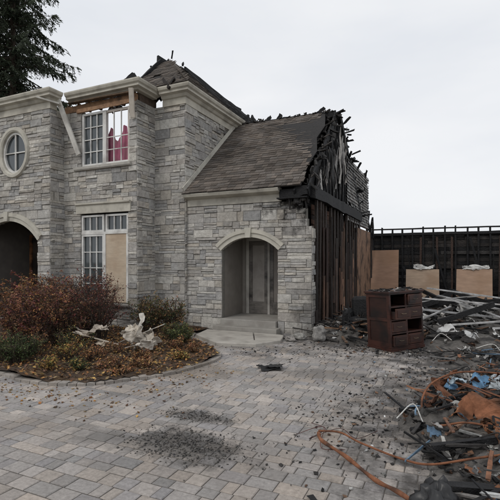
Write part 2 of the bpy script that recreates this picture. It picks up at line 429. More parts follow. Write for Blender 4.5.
tabs(roof,(0,8.93,3.33),(1,0,0),EV,Lw-.03,rw,SH)
roof.build('roof_shingles',M_shingle,house)
m=MB()
def deck(pts,th=.02,col=(.02,.018,.017)):
    a=[Vector(p) for p in pts];nv=(a[1]-a[0]).cross(a[2]-a[0]).normalized()
    if nv.z<0:nv=-nv
    k=len(a);V=[p-nv*.006 for p in a]+[p-nv*(.006+th) for p in a]
    m.mesh(V,[tuple(range(k)),tuple(range(k,2*k))[::-1]]+[(i,(i+1)%k,(i+1)%k+k,i+k) for i in range(k)],col)
deck([(XM,8.93,3.33),(-2.86,8.93,3.33),(-2.92,9.6,3.90),(-2.83,10.1,4.33),(-3.0,10.7,4.84),(-2.92,11.2,5.27),(-3.12,11.98,RZ-.03),(XM,11.98,RZ-.03)])
deck([(-7.8,8.86,6.06),(-5.72,8.86,6.06),(-7.4,10.56,7.58),(-7.5,10.56,7.58)])
deck([(-5.71,8.88,6.06),(-5.71,10.9,6.06),(-7.0,10.7,7.25),(-7.4,10.58,7.58)])
deck([(XM,12.08,RZ-.05),(-2.95,12.08,RZ-.05),(-2.80,12.5,5.5),(-2.9,13.0,5.06),(-2.78,13.6,4.55),(-2.85,14.2,4.0),(-2.75,15.0,3.35),(XM,15.0,3.35)])
m.beam(PK+Vector((-.3,-.2,.03)),(-7.43,15.4,7.62),.07,.2,BLK,12,.2)
m.beam(PK+Vector((.25,.4,-.12)),(-7.0,15.6,7.22),.06,.12,BLK,12,.25)
for k in range(9):
    y=11.1+k*.5
    if k==3:continue
    top=Vector((-7.43,y,7.6));bot=Vector((-5.75,y,6.1));f=U(.3,.95) if k>1 else 1
    m.beam(top,top.lerp(bot,f),.05,.14,BLK,6,.25)
    if R()<.5:m.beam(bot,bot.lerp(top,U(.1,.3)),.05,.14,BLK,4,.3)
for k in range(7):
    m.beam((-7.43,10.6+k*.6,7.6),(-8.6-U(0,.5),10.6+k*.6,6.5),.05,.14,BLK,5,.25)
for k in range(26):
    x=U(-9.2,-6.2);y=8.75+U(0,.8);m.beam((x,y,5.95),(x+U(-.3,.3),y+U(-.2,.2),6.08+U(0,.26)),U(.03,.06),U(.04,.1),vary((.025,.02,.018),.5),3,.4)
for a,b2 in(((-8.3,8.7,6.0),(-7.4,9.0,6.55)),((-8.0,8.8,6.0),(-7.7,9.3,6.75)),((-7.7,8.9,6.0),(-7.6,10.4,7.55)),((-8.2,9.2,6.1),(-7.55,10.5,7.5)),((-7.9,9.0,6.3),(-7.2,9.1,6.25)),((-8.9,9.0,6.0),(-8.2,9.6,6.5)),((-8.6,8.8,6.0),(-8.75,9.2,6.42))):
    m.beam(a,b2,.05,.12,BLK,6,.25)
for p in((-7.3,10.5,7.6),(-7.6,10.7,7.6),(-7.2,10.9,7.55),(-7.8,10.3,7.2)):
    m.beam(p,(p[0]+U(-.2,.2),p[1]+U(-.2,.2),p[2]+U(.1,.25)),.04,.05,BLK,2,.3)
m.beam((-5.85,12.1,5.6),(-5.85,15.2,5.9),.12,.25,BLK,8,.2)
m.beam((-5.9,12.3,6.0),(-5.9,15.5,6.25),.06,.12,BLK,8,.25)
for k in range(6):
    y=12.2+k*.55;m.beam((-5.9,y,4.8),(-5.9+U(-.1,.1),y+U(-.1,.2),6.2+U(-.1,.35)),.05,.1,BLK,4,.25)
for k in range(60):
    x=U(-5.8,-2.9);m.beam((x,12.0+U(-.05,.1),RZ),(x+U(-.14,.14),12.05+U(-.1,.1),RZ+U(.01,.10)),.05,.03,vary((.03,.027,.025),.5),2,.5)
for p,q in(((-5.3,12.05,RZ),(-5.5,12.2,RZ+.28)),((-4.6,12.05,RZ),(-4.5,12.1,RZ+.18)),((-5.0,12.1,RZ),(-4.9,12.3,RZ+.22)),((-3.4,12.05,RZ),(-3.2,12.2,RZ+.2))): m.beam(p,q,.05,.09,BLK,3,.3)
m.beam((-5.9,12.03,RZ-.04),(-2.82,12.03,RZ-.06),.04,.16,BLK,10,.25)
for k in range(9):
    x=-5.8+k*.38;t=Vector((x,12.04,RZ-.15));bt=Vector((x,14.95,3.2));m.beam(t,bt,.045,.14,BLK,8,.25)
for dx in(-.03,-.33):
    m.beam((XW+dx,9.0,3.16),(XW+dx-.10,12.0,RZ-.13),.045,.16,BLK,12,.3)
m.beam((XW-.02,12.0,RZ-.1),(XW+.02,15.1,3.25),.05,.18,BLK,12,.35)
for k in range(44):
    t=R();p=Vector((XW-.22+U(-.14,.2),9+3*t,3.3+2.55*t));m.beam(p,p+Vector((U(-.05,.28),U(-.12,.12),U(-.2,.14))),U(.03,.09),.03,vary((.035,.032,.03),.6),2,.5)
for k in range(34):
    t=R();p=Vector((XW+U(-.2,.1),12+3.2*t,RZ-.05-2.6*t));m.beam(p,p+Vector((U(-.05,.3),U(-.1,.3),U(-.1,.15))),U(.03,.07),.04,BLK,2,.5)
# burnt eave corner
m.box((-3.45,9.0,3.06),(-2.75,9.22,3.09),BLK)
for k in range(22):
    x=U(-3.42,-2.74);m.beam((x,U(9.02,9.24),3.12),(x+U(-.05,.05),U(9.04,9.26),U(2.78,3.02)),U(.03,.10),U(.02,.05),vary((.022,.02,.019),.5),3,.35)
m.beam((-3.4,9.08,3.16),(-2.72,9.0,3.22),.05,.2,BLK,6,.25)
m.build('charred_roof_framing',M_char,house)

# gable end wall
m=MB();mw=MB()
m.beam((XW+.03,9.15,3.2),(XW+.03,14.9,3.15),.14,.28,BLK,18,.15)
m.beam((XW,9.3,.1),(XW,17.8,.1),.1,.1,BLK,14,.2)
m.box((XW-.22,9.5,.1),(XW-.19,14.85,3.1),(.015,.014,.014))
y=9.45
while y<17.7:
    zt=3.05 if y<15 else 2.75
    m.beam((XW+.0,y,.1),(XW+.0+U(-.03,.03),y,zt),.06,.09,vary((.03,.022,.018),.4),8,.3,up=(0,1,0));y+=U(.30,.42)
y=9.6
while y<14.6:
    zt=3.3+ (RZ-.1-3.33)*min(1,max(0,(y-9.0)/3)) if y<12 else RZ-.1-(y-12)*.86
    f=U(.7,1);m.beam((XW-.03,y,3.3),(XW-.03+U(-.05,.05),y+U(-.04,.04),3.3+(zt-3.3)*f),.05,.09,BLK,6,.3,up=(0,1,0));y+=U(.26,.4)
z=3.4
while z<RZ-.15:
    ya=9.0+(z-3.33)/.86+.1;yb=12+(RZ-z)/.88-.1;y=ya
    while y<yb:
        ln=U(.2,.7)
        if R()<.92: m.beam((XW-.1,y,z+.05),(XW-.1+U(-.02,.02),min(y+ln,yb),z+.05+U(-.01,.01)),.02,.115,vary(random.choice([BLK,(.03,.027,.025),(.05,.046,.043),(.09,.082,.075)]),.4),3,.15)
        y+=ln+.01
    z+=.12
y=9.5
while y<14.25:
    wd=U(.08,.22);zb=.12+U(0,.5)*(R()<.5);zt=U(2.0,2.95)
    if R()<.66:
        c=random.choice([(.20,.105,.068),(.26,.15,.10),(.13,.072,.048),(.07,.045,.035),(.09,.055,.04),(.035,.028,.025)])
        mid=U(zb+.4,zt-.4);xx=XW+.02+U(0,.02)
        mw.beam((xx,y,zb),(xx+U(-.01,.01),y+U(-.02,.02),mid),.02,wd,vary(c,.15),5,.12,up=(0,1,0))
        mw.beam((xx,y,mid+.01),(xx,y+U(-.03,.03),zt),.02,wd*U(.6,1),tuple(q*U(.3,.35) for q in c),5,.2,up=(0,1,0))
    y+=wd+U(0,.06)
z=.15
while z<3.0:
    y=9.5
    while y<14.2:
        ln=U(.5,1.3)
        c=random.choice([(.12,.065,.045),(.08,.048,.035),(.04,.03,.026)])
        mw.beam((XW-.10,y,z+U(-.01,.01)),(XW-.10,min(y+ln,14.3),z+U(-.012,.012)),.02,.105,vary(c,.25),3,.1)
        y+=ln+.01
    z+=.115
mw.box((XW-.16,14.3,.4),(XW+.05,16.9,2.78),(.24,.145,.095))
m.build('charred_wall_framing',M_char,house);mw.build('exposed_sheathing',M_wood,house)
m=MB()
RV=Matrix.Rotation(math.pi/2,3,'Y')@Matrix.Rotation(math.pi/2,3,'Z')
for k in range(26):
    y=9.45+k*.115+U(-.05,.05);zt=3.3+(y-9.1)*.84
    m.sheet((XW+.05+U(-.06,.06),y,(3.3+zt)/2+U(-.1,.1)),U(.08,.22),max(.25,(zt-3.3)*U(.45,.9)),Matrix.Rotation(U(-.15,.15),3,'X')@RV,vary(random.choice([(.3,.28,.26),(.2,.18,.17),(.10,.09,.085),(.05,.05,.05),(.05,.05,.05),(.40,.38,.355)]),.3),6,.05,5,rag=.35)
z=2.9
while z<4.72:
    y=12.75
    while y<16.7:
        ln=U(.12,.26);yy=min(y+ln,16.7+U(-.1,.05))
        if R()<.96:
            q0=U(0,.018);m.mesh([(XW+.03+q0,y,z),(XW+.03+q0,yy-.006,z),(XW+.01,yy-.006,z+.105),(XW+.01,y,z+.105),(XW-.03,y,z),(XW-.03,yy-.006,z)],[(0,1,2,3),(4,5,1,0)],vary(random.choice([(.25,.24,.23),(.19,.185,.18),(.29,.28,.265)]),.3))
        y+=ln
    z+=.095
m.box((XW-.07,12.75,2.9),(XW-.035,16.7,4.76),(.04,.038,.036))
m.build('scorched_side_siding',M_junk,house)
m=MB()
for k in range(9):
    y=16.6+U(0,1.4);z=U(2.8,3.3);m.beam((XW+U(-.1,.1),y,2.6),(XW+U(-.2,.2),y+U(-.2,.2),z+U(0,.9)*max(.1,17.6-y)),.06,.09,BLK,4,.3,up=(0,1,0))
for k in range(10):
    y=U(12.8,16.6);m.beam((XW,y,4.7),(XW+U(-.1,.2),y+U(-.2,.2),4.78+U(0,.18)),.05,.04,BLK,2,.4)
m.build('charred_post_remains',M_char,house)

m=MB()
extr(m,[(XM+.03,YW),(-3.40,YW)],[(-.02,3.03),(.03,3.03),(.03,3.19),(.14,3.22),(.22,3.24),(.25,3.30),(.24,3.335),(-.02,3.33)],CREAM)
m.beam((XM+.045,8.95,3.43),(XM+.045,12.0,6.0),.03,.11,(.52,.50,.44),1,0)
extr(m,[(-8.80,YB),(-7.02,YB)],[(-.02,2.90),(.05,2.90),(.05,3.10),(.09,3.13),(.09,3.17),(-.02,3.17)],CREAM)
extr(m,[(-8.85,YB),(-7.0,YB)],[(-.02,4.02),(.07,4.02),(.09,4.05),(.09,4.11),(-.10,4.12)],(.42,.40,.36))
extr(m,[(-8.78,YB),(-7.02,YB)],[(-.02,.54),(.07,.54),(.09,.58),(.09,.615),(-.10,.62)],(.38,.36,.33))
def arch_trim(cx,yf,hw,zs,zt,th,out=.07):
    rise=zt-zs;Rr=(hw*hw+rise*rise)/(2*rise);cz=zt-Rr;a0=math.asin(hw/Rr);n=20;V=[];k=6
    for i in range(n+1):
        a=-a0-.02+ (2*a0+.04)*i/n
        for (rr,o) in((Rr-.02,-.1),(Rr-.02,out*.6),(Rr+th*.45,out*.6),(Rr+th*.5,out),(Rr+th,out),(Rr+th,-.02)):
            V.append((cx+math.sin(a)*rr,yf-o,cz+math.cos(a)*rr))
    fs=[]
    for i in range(n):
        for j in range(k):
            j2=(j+1)%k;fs.append((i*k+j,(i+1)*k+j,(i+1)*k+j2,i*k+j2))
    fs.append(tuple(range(k)));fs.append(tuple(n*k+j for j in range(k))[::-1]);m.mesh(V,fs,CREAM)
    m.mesh([(cx-.06,yf-out-.03,zt-.03),(cx+.06,yf-out-.03,zt-.03),(cx+.085,yf-out-.03,zt+th+.03),(cx-.085,yf-out-.03,zt+th+.03),
            (cx-.06,yf,zt-.03),(cx+.06,yf,zt-.03),(cx+.085,yf,zt+th+.03),(cx-.085,yf,zt+th+.03)],[(0,1,2,3),(1,5,6,2),(4,0,3,7),(3,2,6,7),(0,4,5,1)],CREAM)
arch_trim((-4.93-3.49)/2,YW,.74,1.95,2.25,.17)
arch_trim(-10.85,YL,1.15,2.25,2.78,.2)
V=[];n=40
for i in range(n):
    a=2*math.pi*i/n
    for (q,o) in((.0,-.12),(.0,.05),(.04,.075),(.11,.075),(.13,.03),(.13,-.02)):
        V.append((-10.6+math.cos(a)*(.46+q),YL-o,4.6+math.sin(a)*(.56+q)))
m.mesh(V,[(i*6+j,i*6+(j+1)%6,((i+1)%n)*6+(j+1)%6,((i+1)%n)*6+j) for i in range(n) for j in range(6)],CREAM)
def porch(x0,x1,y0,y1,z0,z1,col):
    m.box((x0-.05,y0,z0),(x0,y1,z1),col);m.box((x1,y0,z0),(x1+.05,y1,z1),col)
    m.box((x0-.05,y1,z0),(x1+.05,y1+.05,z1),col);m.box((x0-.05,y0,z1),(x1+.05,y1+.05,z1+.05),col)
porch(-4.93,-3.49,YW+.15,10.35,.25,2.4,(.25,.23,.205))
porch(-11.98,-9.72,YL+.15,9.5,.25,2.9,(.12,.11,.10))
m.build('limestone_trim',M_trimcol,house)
m=MB()
m.box((-5.0,8.86,0),(-3.4,9.13,.16),(.28,.265,.24));m.box((-4.92,9.08,.0),(-3.50,10.36,.30),(.31,.295,.27));m.box((-11.97,7.9,0),(-9.73,9.5,.3),(.22,.21,.2))
st=m.build('porch_steps',M_trimcol,house)
bv=st.modifiers.new('b','BEVEL');bv.width=.012;bv.segments=2
md=MB();mf=MB();mg=MB()
yb=10.35
mf.box((-4.80,yb-.06,.3),(-4.72,yb-.005,2.28),(.46,.44,.40));mf.box((-3.60,yb-.06,.3),(-3.52,yb-.005,2.28),(.46,.44,.40));mf.box((-4.72,yb-.06,2.2),(-3.60,yb-.005,2.28),(.46,.44,.40))
mf.box((-4.19,yb-.065,.3),(-4.13,yb-.005,2.2),(.42,.40,.37))
for x0,x1 in((-4.715,-4.195),(-4.125,-3.605)):
    c=(.16,.145,.13)
    for a in((x0,.31,x0+.09,2.19),(x1-.09,.31,x1,2.19),(x0+.09,.31,x1-.09,.62),(x0+.09,2.08,x1-.09,2.19)):
        md.box((a[0],yb-.05,a[1]),(a[2],yb-.006,a[3]),c)
    mf.box((x0+.09,yb-.03,.62),(x1-.09,yb-.01,2.08),(.32,.295,.27) if x0<-4.5 else (.24,.215,.195))
yb=9.5;c=(.22,.10,.045)
for a in((-10.6,.3,-10.5,2.5),(-9.86,.3,-9.75,2.6),(-10.5,2.4,-9.86,2.5),(-11.9,.3,-11.8,2.5)): md.box((a[0],yb-.09,a[1]),(a[2],yb-.006,a[3]),c)
md.box((-11.8,yb-.05,.31),(-10.6,yb-.006,2.4),(.06,.045,.035))
mg.box((-10.5,yb-.03,.31),(-9.86,yb-.01,2.4),(1,1,1))
mp0=MB();mp0.box((-9.98,8.20,.3),(-9.86,8.25,2.35),(.45,.22,.10));mp0.box((-10.40,8.55,.3),(-10.26,8.60,2.40),(.36,.17,.08));mp0.build('entry_door_timber',M_wood,house)
def window(x0,x1,z0,z1,y,cols,rows,fw=.05):
    WC=(.70,.695,.67)
    mf.box((x0,y-.02,z0),(x0+fw,y+.07,z1),WC);mf.box((x1-fw,y-.02,z0),(x1,y+.07,z1),WC)
    mf.box((x0+fw,y-.02,z0),(x1-fw,y+.07,z0+fw),WC);mf.box((x0+fw,y-.02,z1-fw),(x1-fw,y+.07,z1),WC)
    gx0,gx1=x0+fw,x1-fw
    for i in range(1,cols): 
        x=gx0+(gx1-gx0)*i/cols;mf.box((x-.011,y+.0,z0+fw),(x+.011,y+.035,z1-fw),WC)
    for i in range(1,rows):
        z=z0+fw+(z1-z0-2*fw)*i/rows;mf.box((gx0,y+.003,z-.011),(gx1,y+.032,z+.011),WC)
    mg.box((gx0-.005,y+.036,z0+fw-.005),(gx1+.005,y+.045,z1-fw+.005),(1,1,1))
yy=YB+.03
window(-8.64,-7.90,4.13,5.50,yy,3,4)
WC=(.68,.67,.64)
mf.box((-7.90,yy-.02,4.13),(-7.84,yy+.07,5.50),WC);mf.box((-7.14,yy-.02,4.13),(-7.08,yy+.07,5.50),(.6,.55,.5));mf.box((-7.84,yy-.02,4.13),(-7.14,yy+.07,4.18),WC)
mf.box((-7.84,yy,5.44),(-7.14,yy+.06,5.50),(.5,.45,.4))
for k in(1,2): mf.box((-7.84+.7*k/3-.011,yy+.0,4.18),(-7.84+.7*k/3+.011,yy+.03,5.44),WC)
for k in(1,2,3):
    if k<3: mf.box((-7.84,yy+.003,4.18+1.26*k/4-.011),(-7.14,yy+.028,4.18+1.26*k/4+.011),WC)
window(-8.66,-7.91,.64,2.36,yy,3,4);window(-8.66,-7.91,2.42,2.86,yy,3,1);window(-7.85,-7.13,2.42,2.86,yy,3,1)
mf.box((-8.66,yy-.03,2.36),(-7.13,yy+.06,2.42),WC);mf.box((-7.91,yy-.03,.64),(-7.85,yy+.06,2.36),WC);mf.box((-7.19,yy-.02,.64),(-7.13,yy+.07,2.36),WC)
mp_=MB();mp_.box((-7.85,yy-.01,.64),(-7.19,yy+.02,2.36),(.50,.41,.31));mp_.build('window_plywood',M_ply,house)
V=[(-10.6+math.cos(a)*.47,YL+.06,4.6+math.sin(a)*.57) for a in[2*math.pi*i/40 for i in range(40)]]
mg.face(V[::-1],(1,1,1))
mf.box((-10.615,YL+.01,4.04),(-10.585,YL+.05,5.16),WC);mf.box((-11.05,YL+.012,4.585),(-10.15,YL+.048,4.615),WC)
V=[];n=40
for i in range(n):
    a=2*math.pi*i/n
    for q,o in((0,-.055),(0,-.0),(-.06,-.0),(-.06,-.055)): V.append((-10.6+math.cos(a)*(.455+q),YL-o,4.6+math.sin(a)*(.555+q)))
mf.mesh(V,[(i*4+j,i*4+(j+1)%4,((i+1)%n)*4+(j+1)%4,((i+1)%n)*4+j) for i in range(n) for j in range(4)],WC)
mf.build('window_frames',M_trimcol,house);mg.build('window_glass',M_glass,house);md.build('doors',M_varn,house)
# burnt pink curtain hanging in vertical folds inside broken sash
m=MB();nx_=40;nz_=16;V=[]
for i in range(nx_+1):
    for j in range(nz_+1):
        x=-8.0+1.0*i/nx_;top=4.95+.18*math.sin(i*.35)+.12*noise.noise(Vector((i*.4,0,0)));z=4.10+(top-4.10)*j/nz_
        V.append((x,YB+.26+.035*math.sin(i*1.1)+.02*noise.noise(Vector((i*.3,j*.3,4))),z))
m.mesh(V,[(i*(nz_+1)+j,(i+1)*(nz_+1)+j,(i+1)*(nz_+1)+j+1,i*(nz_+1)+j+1) for i in range(nx_) for j in range(nz_)],(.46,.15,.23))
m.build('pink_curtain',M_trimcol,house,True)
m=MB();IC=(.035,.032,.03)
m.box((-14,9.35,2.95),(-6.1,15,3.05),IC);m.box((-9.2,8.6,2.95),(-7.05,9.34,3.05),IC);m.box((-14,15,0),(-6.0,15.15,5.0),IC);m.box((-14.12,YL+.02,0),(-14.0,15,5.6),IC)
m.box((-6.08,12.25,0),(-5.97,15,5.4),IC);m.box((-5.9,14.85,.0),(-2.9,14.95,3.2),IC);m.box((-9.35,9.7,0),(-9.25,15,2.95),IC)
m.box((-13.9,9.6,.02),(-6.1,15,.25),IC);m.box((-5.9,10.45,.02),(-2.95,14.8,.2),IC);m.box((-5.9,9.38,2.5),(-2.95,14.8,2.56),IC)
m.box((-9.2,9.42,.3),(-7.0,9.50,2.9),(.10,.09,.08))
m.build('charred_interior',M_char,house)

# ------------------------------------------------------------ walkway landing
m=MB()
for poly in([(-5.0,8.1),(-4.15,7.45),(-3.55,8.0),(-3.95,8.84),(-5.15,8.84)],[(-4.13,7.43),(-3.35,7.62),(-3.05,8.2),(-3.2,8.84),(-3.93,8.84),(-3.53,7.99)]):
    k=len(poly);c=sum(p[0] for p in poly)/k,sum(p[1] for p in poly)/k
    P=[(c[0]+(x-c[0])*.99,c[1]+(y-c[1])*.99) for x,y in poly]
    m.mesh([(x,y,-.02) for x,y in P]+[(x,y,.055) for x,y in P]+[(c[0]+(x-c[0])*.98,c[1]+(y-c[1])*.98,.065) for x,y in P],
      [(i,(i+1)%k,(i+1)%k+k,i+k) for i in range(k)]+[(i+k,(i+1)%k+k,(i+1)%k+2*k,i+2*k) for i in range(k)]+[tuple(range(2*k,3*k))],(.41,.385,.345))
m.build('stone_walkway',M_trimcol)

# ------------------------------------------------------------ burnt garage wall at back
gw=empty('burnt_garage_wall');m=MB();YG=17.9
x=-2.7
m.beam((-2.75,YG,2.74),(9.5,YG,2.74),.12,.1,BLK,30,.12);m.beam((-2.75,YG,2.95),(9.5,YG,2.93),.1,.05,BLK,30,.2)
m.beam((-2.7,YG,.06),(9.5,YG,.06),.12,.1,BLK,20,.1)
while x<9.5:
    m.beam((x,YG,.1),(x+U(-.02,.02),YG,2.95 if R()<.8 else 3.02),.06,.10,BLK,8,.25,up=(0,1,0));x+=.38
z=.12
while z<2.72:
    x=-2.7
    while x<9.5:
        ln=U(.8,2.4);x2=min(x+ln,9.5)
        if R()<.95: m.beam((x,YG+.09,z),(x2-.01,YG+.09,z+U(-.01,.01)),.025,.125,vary(random.choice([BLK,(.022,.02,.02),(.03,.026,.024),(.05,.045,.042)]),.4),4,.08)
        x+=ln
    z+=.135
for xx in(-.9,-.3,.2,1.75,2.6): m.beam((xx,YG-.08,.1),(xx+U(-.05,.05),YG-.08,2.6),.07,.05,(.05,.03,.023),6,.2,up=(0,1,0))
for k in range(14):
    x=U(-2.5,4);m.beam((x,YG-U(.1,.5),U(1.2,2.6)),(x+U(-.5,.5),YG-.1,U(.2,1.2)),.04,.08,BLK,5,.25)
m.build('charred_siding_and_studs',M_char,gw)
m=MB();m.box((-2.7,18.04,.0),(9.5,18.08,2.7),(.01,.01,.01));m.build('sheathing_back',M_char,gw)
def board(x0,x1,z0,z1,y,lean,col,name='plywood_board'):
    m=MB();m.mesh([(x0,y-lean,z0),(x1,y-lean+.01,z0),(x1-.01,y,z1),(x0+.02,y,z1-.01),(x0,y-lean+.02,z0),(x1,y-lean+.03,z0),(x1-.01,y+.02,z1),(x0+.02,y+.02,z1-.01)],
      [(0,1,2,3),(5,4,7,6),(1,5,6,2),(4,0,3,7),(3,2,6,7),(4,5,1,0)],col);return m.build(name,M_ply)
board(-2.70,-1.66,.08,2.12,YG-.3,.35,(.36,.225,.155))
board(-1.40,-.22,.12,1.38,YG-.55,.0,(.49,.37,.275));board(.33,1.50,.10,1.40,YG-.55,.0,(.44,.30,.215));board(3.2,4.4,.1,1.4,YG-.55,0,(.43,.3,.2))
m=MB()
for x0,x1 in((-1.1,-.4),(.55,1.35)): m.sheet(((x0+x1)/2,YG-.56,1.46),x1-x0,.16,Matrix.Rotation(1.4,3,'X'),(.6,.6,.58),12,.06,5,rag=.2)
m.build('torn_house_wrap',M_trimcol,gw)

# ------------------------------------------------------------ debris
def heap(poly,H,seed,step=.12,edge=.5):
    m=MB();xs=[p[0] for p in poly];ys=[p[1] for p in poly];x0,x1,y0,y1=min(xs),max(xs),min(ys),max(ys)
    def dist(x,y):
        d=9;n=len(poly)
        for i in range(n):
            a=Vector(poly[i]);b2=Vector(poly[(i+1)%n]);p=Vector((x,y));t=max(0,min(1,(p-a).dot(b2-a)/(b2-a).length_squared));d=min(d,(p-a-(b2-a)*t).length)
        return d if inpoly(x,y,poly) else -d
    def hf(x,y):
        d=dist(x,y);e=max(0,min(1,d/edge+.25+noise.noise(Vector((x*2,y*2,seed)))*.5))
        v=Vector((x,y,seed))
        return -.03+e*(H*(.55+.6*noise.noise(v*1.1)+.25*noise.noise(v*3.5))+.04+.03*noise.noise(v*11))
    nx=int((x1-x0)/step)+1;ny=int((y1-y0)/step)+1;G=[[hf(x0+i*step,y0+j*step) for j in range(ny+1)] for i in range(nx+1)]
    for i in range(nx):
        for j in range(ny):
            q=[G[i][j],G[i+1][j],G[i+1][j+1],G[i][j+1]]
            if max(q)>-.02:
                X=x0+i*step;Y=y0+j*step;m.face([(X,Y,q[0]),(X+step,Y,q[1]),(X+step,Y+step,q[2]),(X,Y+step,q[3])],(1,1,1))
    return m,hf
CD=[BLK]*6+[(.03,.028,.027)]*5+[(.06,.055,.05)]*3+[(.12,.11,.10),(.2,.19,.18),(.10,.06,.04),(.18,.11,.07),(.12,.065,.04),(.33,.32,.30),(.5,.49,.47)]
CD2=[BLK]*6+[(.03,.028,.027)]*5+[(.07,.065,.06)]*3+[(.12,.11,.10),(.2,.19,.18),(.14,.075,.045),(.10,.055,.035),(.2,.12,.08),(.33,.31,.29),(.5,.5,.48),(.12,.19,.27),(.2,.095,.055)]
def junk(m,poly,hf,N_,sc=1,cd=CD,bm=.30):
    xs=[p[0] for p in poly];ys=[p[1] for p in poly];c=0
    while c<N_:
        x,y=U(min(xs),max(xs)),U(min(ys),max(ys))
        if not inpoly(x,y,poly):continue
        c+=1;z=max(0,hf(x,y));r=R();col=vary(random.choice(cd),.35)
        if r<bm:
            l=U(.15,1.1)*sc;a=U(0,6.3);dz=U(-.15,.2)*l
            m.beam((x,y,z+.03),(x+math.cos(a)*l,y+math.sin(a)*l,max(.03,z+.04+dz)),U(.02,.07)*sc,U(.01,.04)*sc,col,4,.3)
        elif r<.58: m.sheet((x,y,z+.03),U(.08,.34)*sc,U(.08,.26)*sc,rrot(.6),col,7,.07*sc,7,rag=.3)
        elif r<.98: s=U(.015,.09)*sc;m.obox((x,y,z+s*.3),(s,s*U(.5,1.2),s*U(.3,.8)),rrot(.8),col,.4)
        else:
            a=U(0,6.3);l=U(.3,.8)*sc;m.tube(catmull([(x,y,z+.05),(x+math.cos(a)*l*.5,y+math.sin(a)*l*.5,z+.1+U(0,.1)),(x+math.cos(a+.6)*l,y+math.sin(a+.6)*l,z+.04)],5),.006,col,5)
def dheap(name,poly,H,seed,N_,sc=1,step=.12,edge=.5,cd=CD,bm=.3):
    e=empty(name);m,hf=heap(poly,H,seed,step,edge);m.build('ash_base',M_ash,e,True)
    m=MB();junk(m,poly,hf,N_,sc,cd,bm);m.build('charred_fragments',M_junk,e);return hf
hf1=dheap('debris_pile',[(-2.6,9.6),(-2.55,9.15),(-1.5,9.0),(-.3,9.1),(.5,8.9),(2,8.2),(6,7.5),(9,9),(9,17.6),(-2.5,17.6)],.28,1.5,1900,1.1,.16,.6)
hf2=dheap('debris_pile',[(-.25,5.5),(-.45,4.7),(-.2,4.1),(-.05,3.4),(.3,2.6),(2.2,2.4),(3.2,5),(3,7.4),(.6,7.4),(.15,6.6)],.22,4.2,2600,.46,.07,.45,CD2,.24)
hf3=dheap('debris_pile',[(-2.62,9.45),(-2.5,8.95),(-2.0,8.75),(-1.3,9.0),(-1.1,10),(-1.2,11.6),(-2.6,11.8)],.42,8.1,600,.75,.1,.4)
hf4=dheap('debris_pile',[(-.3,8.4),(.2,7.3),(1.0,7.0),(3.5,6.9),(4,8.6),(.4,9.0)],.1,11.1,800,.55,.1,.5,CD2,.25)
m=MB()
def sca(cx,cy,rx,ry,n_,s0=.006,s1=.03,cd=CD):
    for _ in range(n_):
        a=U(0,6.3);q=math.sqrt(-2*math.log(1-R()*.95))*.55;x=cx+math.cos(a)*rx*q;y=cy+math.sin(a)*ry*q
        if inpoly(x,y,BEDP):continue
        s=s0+(s1-s0)*R()**2.2;m.obox((x,y,s*.15+.003),(s,s*U(.4,1.2),s*U(.15,.5)),rrot(.4),vary(random.choice(cd),.4),.4)
AC=[(.05,.047,.044),(.08,.075,.07),(.15,.14,.13),(.11,.10,.09),(.03,.028,.028)]
sca(-2.14,3.29,.58,.30,1500,.003,.017,AC);sca(-2.42,3.95,.40,.15,550,.003,.014,AC);sca(-.7,4.6,.9,1.3,700,.004,.03);sca(-.8,8.3,1.6,.7,700,.008,.045)
sca(-3,7.3,1.3,.5,220,.006,.03);sca(-2,5.5,3,2.5,260,.003,.016);sca(.1,6.5,1.2,1.2,700,.006,.035,CD2);sca(-3.4,5.0,.7,1,250,.006,.03,lc);sca(-4.5,3.8,1.5,.4,260,.008,.03,lc)
m.build('scattered_ash_chips',M_junk)
m=MB();m.sheet((-2.47,6.16,.03),.38,.30,Matrix.Rotation(.5,3,'Z')@Matrix.Rotation(.05,3,'X'),(.018,.018,.019),12,.03,5,rag=.25);m.sheet((-2.40,6.2,.05),.26,.2,Matrix.Rotation(.2,3,'Z'),(.03,.03,.03),8,.04,6,rag=.2);m.build('roof_shingle_scrap',M_junk)
def lump(name,c,s,col,mt,seed=1,amp=.25):
    m=MB();n=16;V=[];
    for i in range(n+1):
        th=math.pi*i/n
        for j in range(n*2):
            ph=math.pi*j/n;d=Vector((math.sin(th)*math.cos(ph),math.sin(th)*math.sin(ph),math.cos(th)))
            q=1+amp*noise.noise(d*1.6+Vector((seed,0,0)))+amp*.5*noise.noise(d*4+Vector((seed,5,0)))+amp*.2*noise.noise(d*11+Vector((seed,5,0)))
            V.append((c[0]+d.x*s[0]*q,c[1]+d.y*s[1]*q,max(0,c[2]+d.z*s[2]*q)))
    w2=n*2
    m.mesh(V,[(i*w2+j,(i+1)*w2+j,(i+1)*w2+(j+1)%w2,i*w2+(j+1)%w2) for i in range(n) for j in range(w2)],col);return m.build(name,mt,None,True)
lump('cement_sack',(-2.42,8.78,.14),(.16,.14,.17),(.27,.26,.245),M_junk,3,.4)
lump('rubble_stone',(-2.85,8.75,.06),(.15,.1,.08),(.28,.27,.25),M_junk,5,.5)
lump('rubble_stone',(-2.95,8.5,.05),(.10,.08,.06),(.3,.28,.26),M_junk,7,.5)
lump('rubble_stone',(-3.1,8.72,.05),(.1,.08,.06),(.15,.14,.135),M_junk,8,.5)
lump('garbage_bag',(-.05,3.04,.08),(.13,.12,.14),(.012,.012,.012),M_plastic,11,.6)
random.seed(77)
ch=empty('burnt_armchair');m=MB()
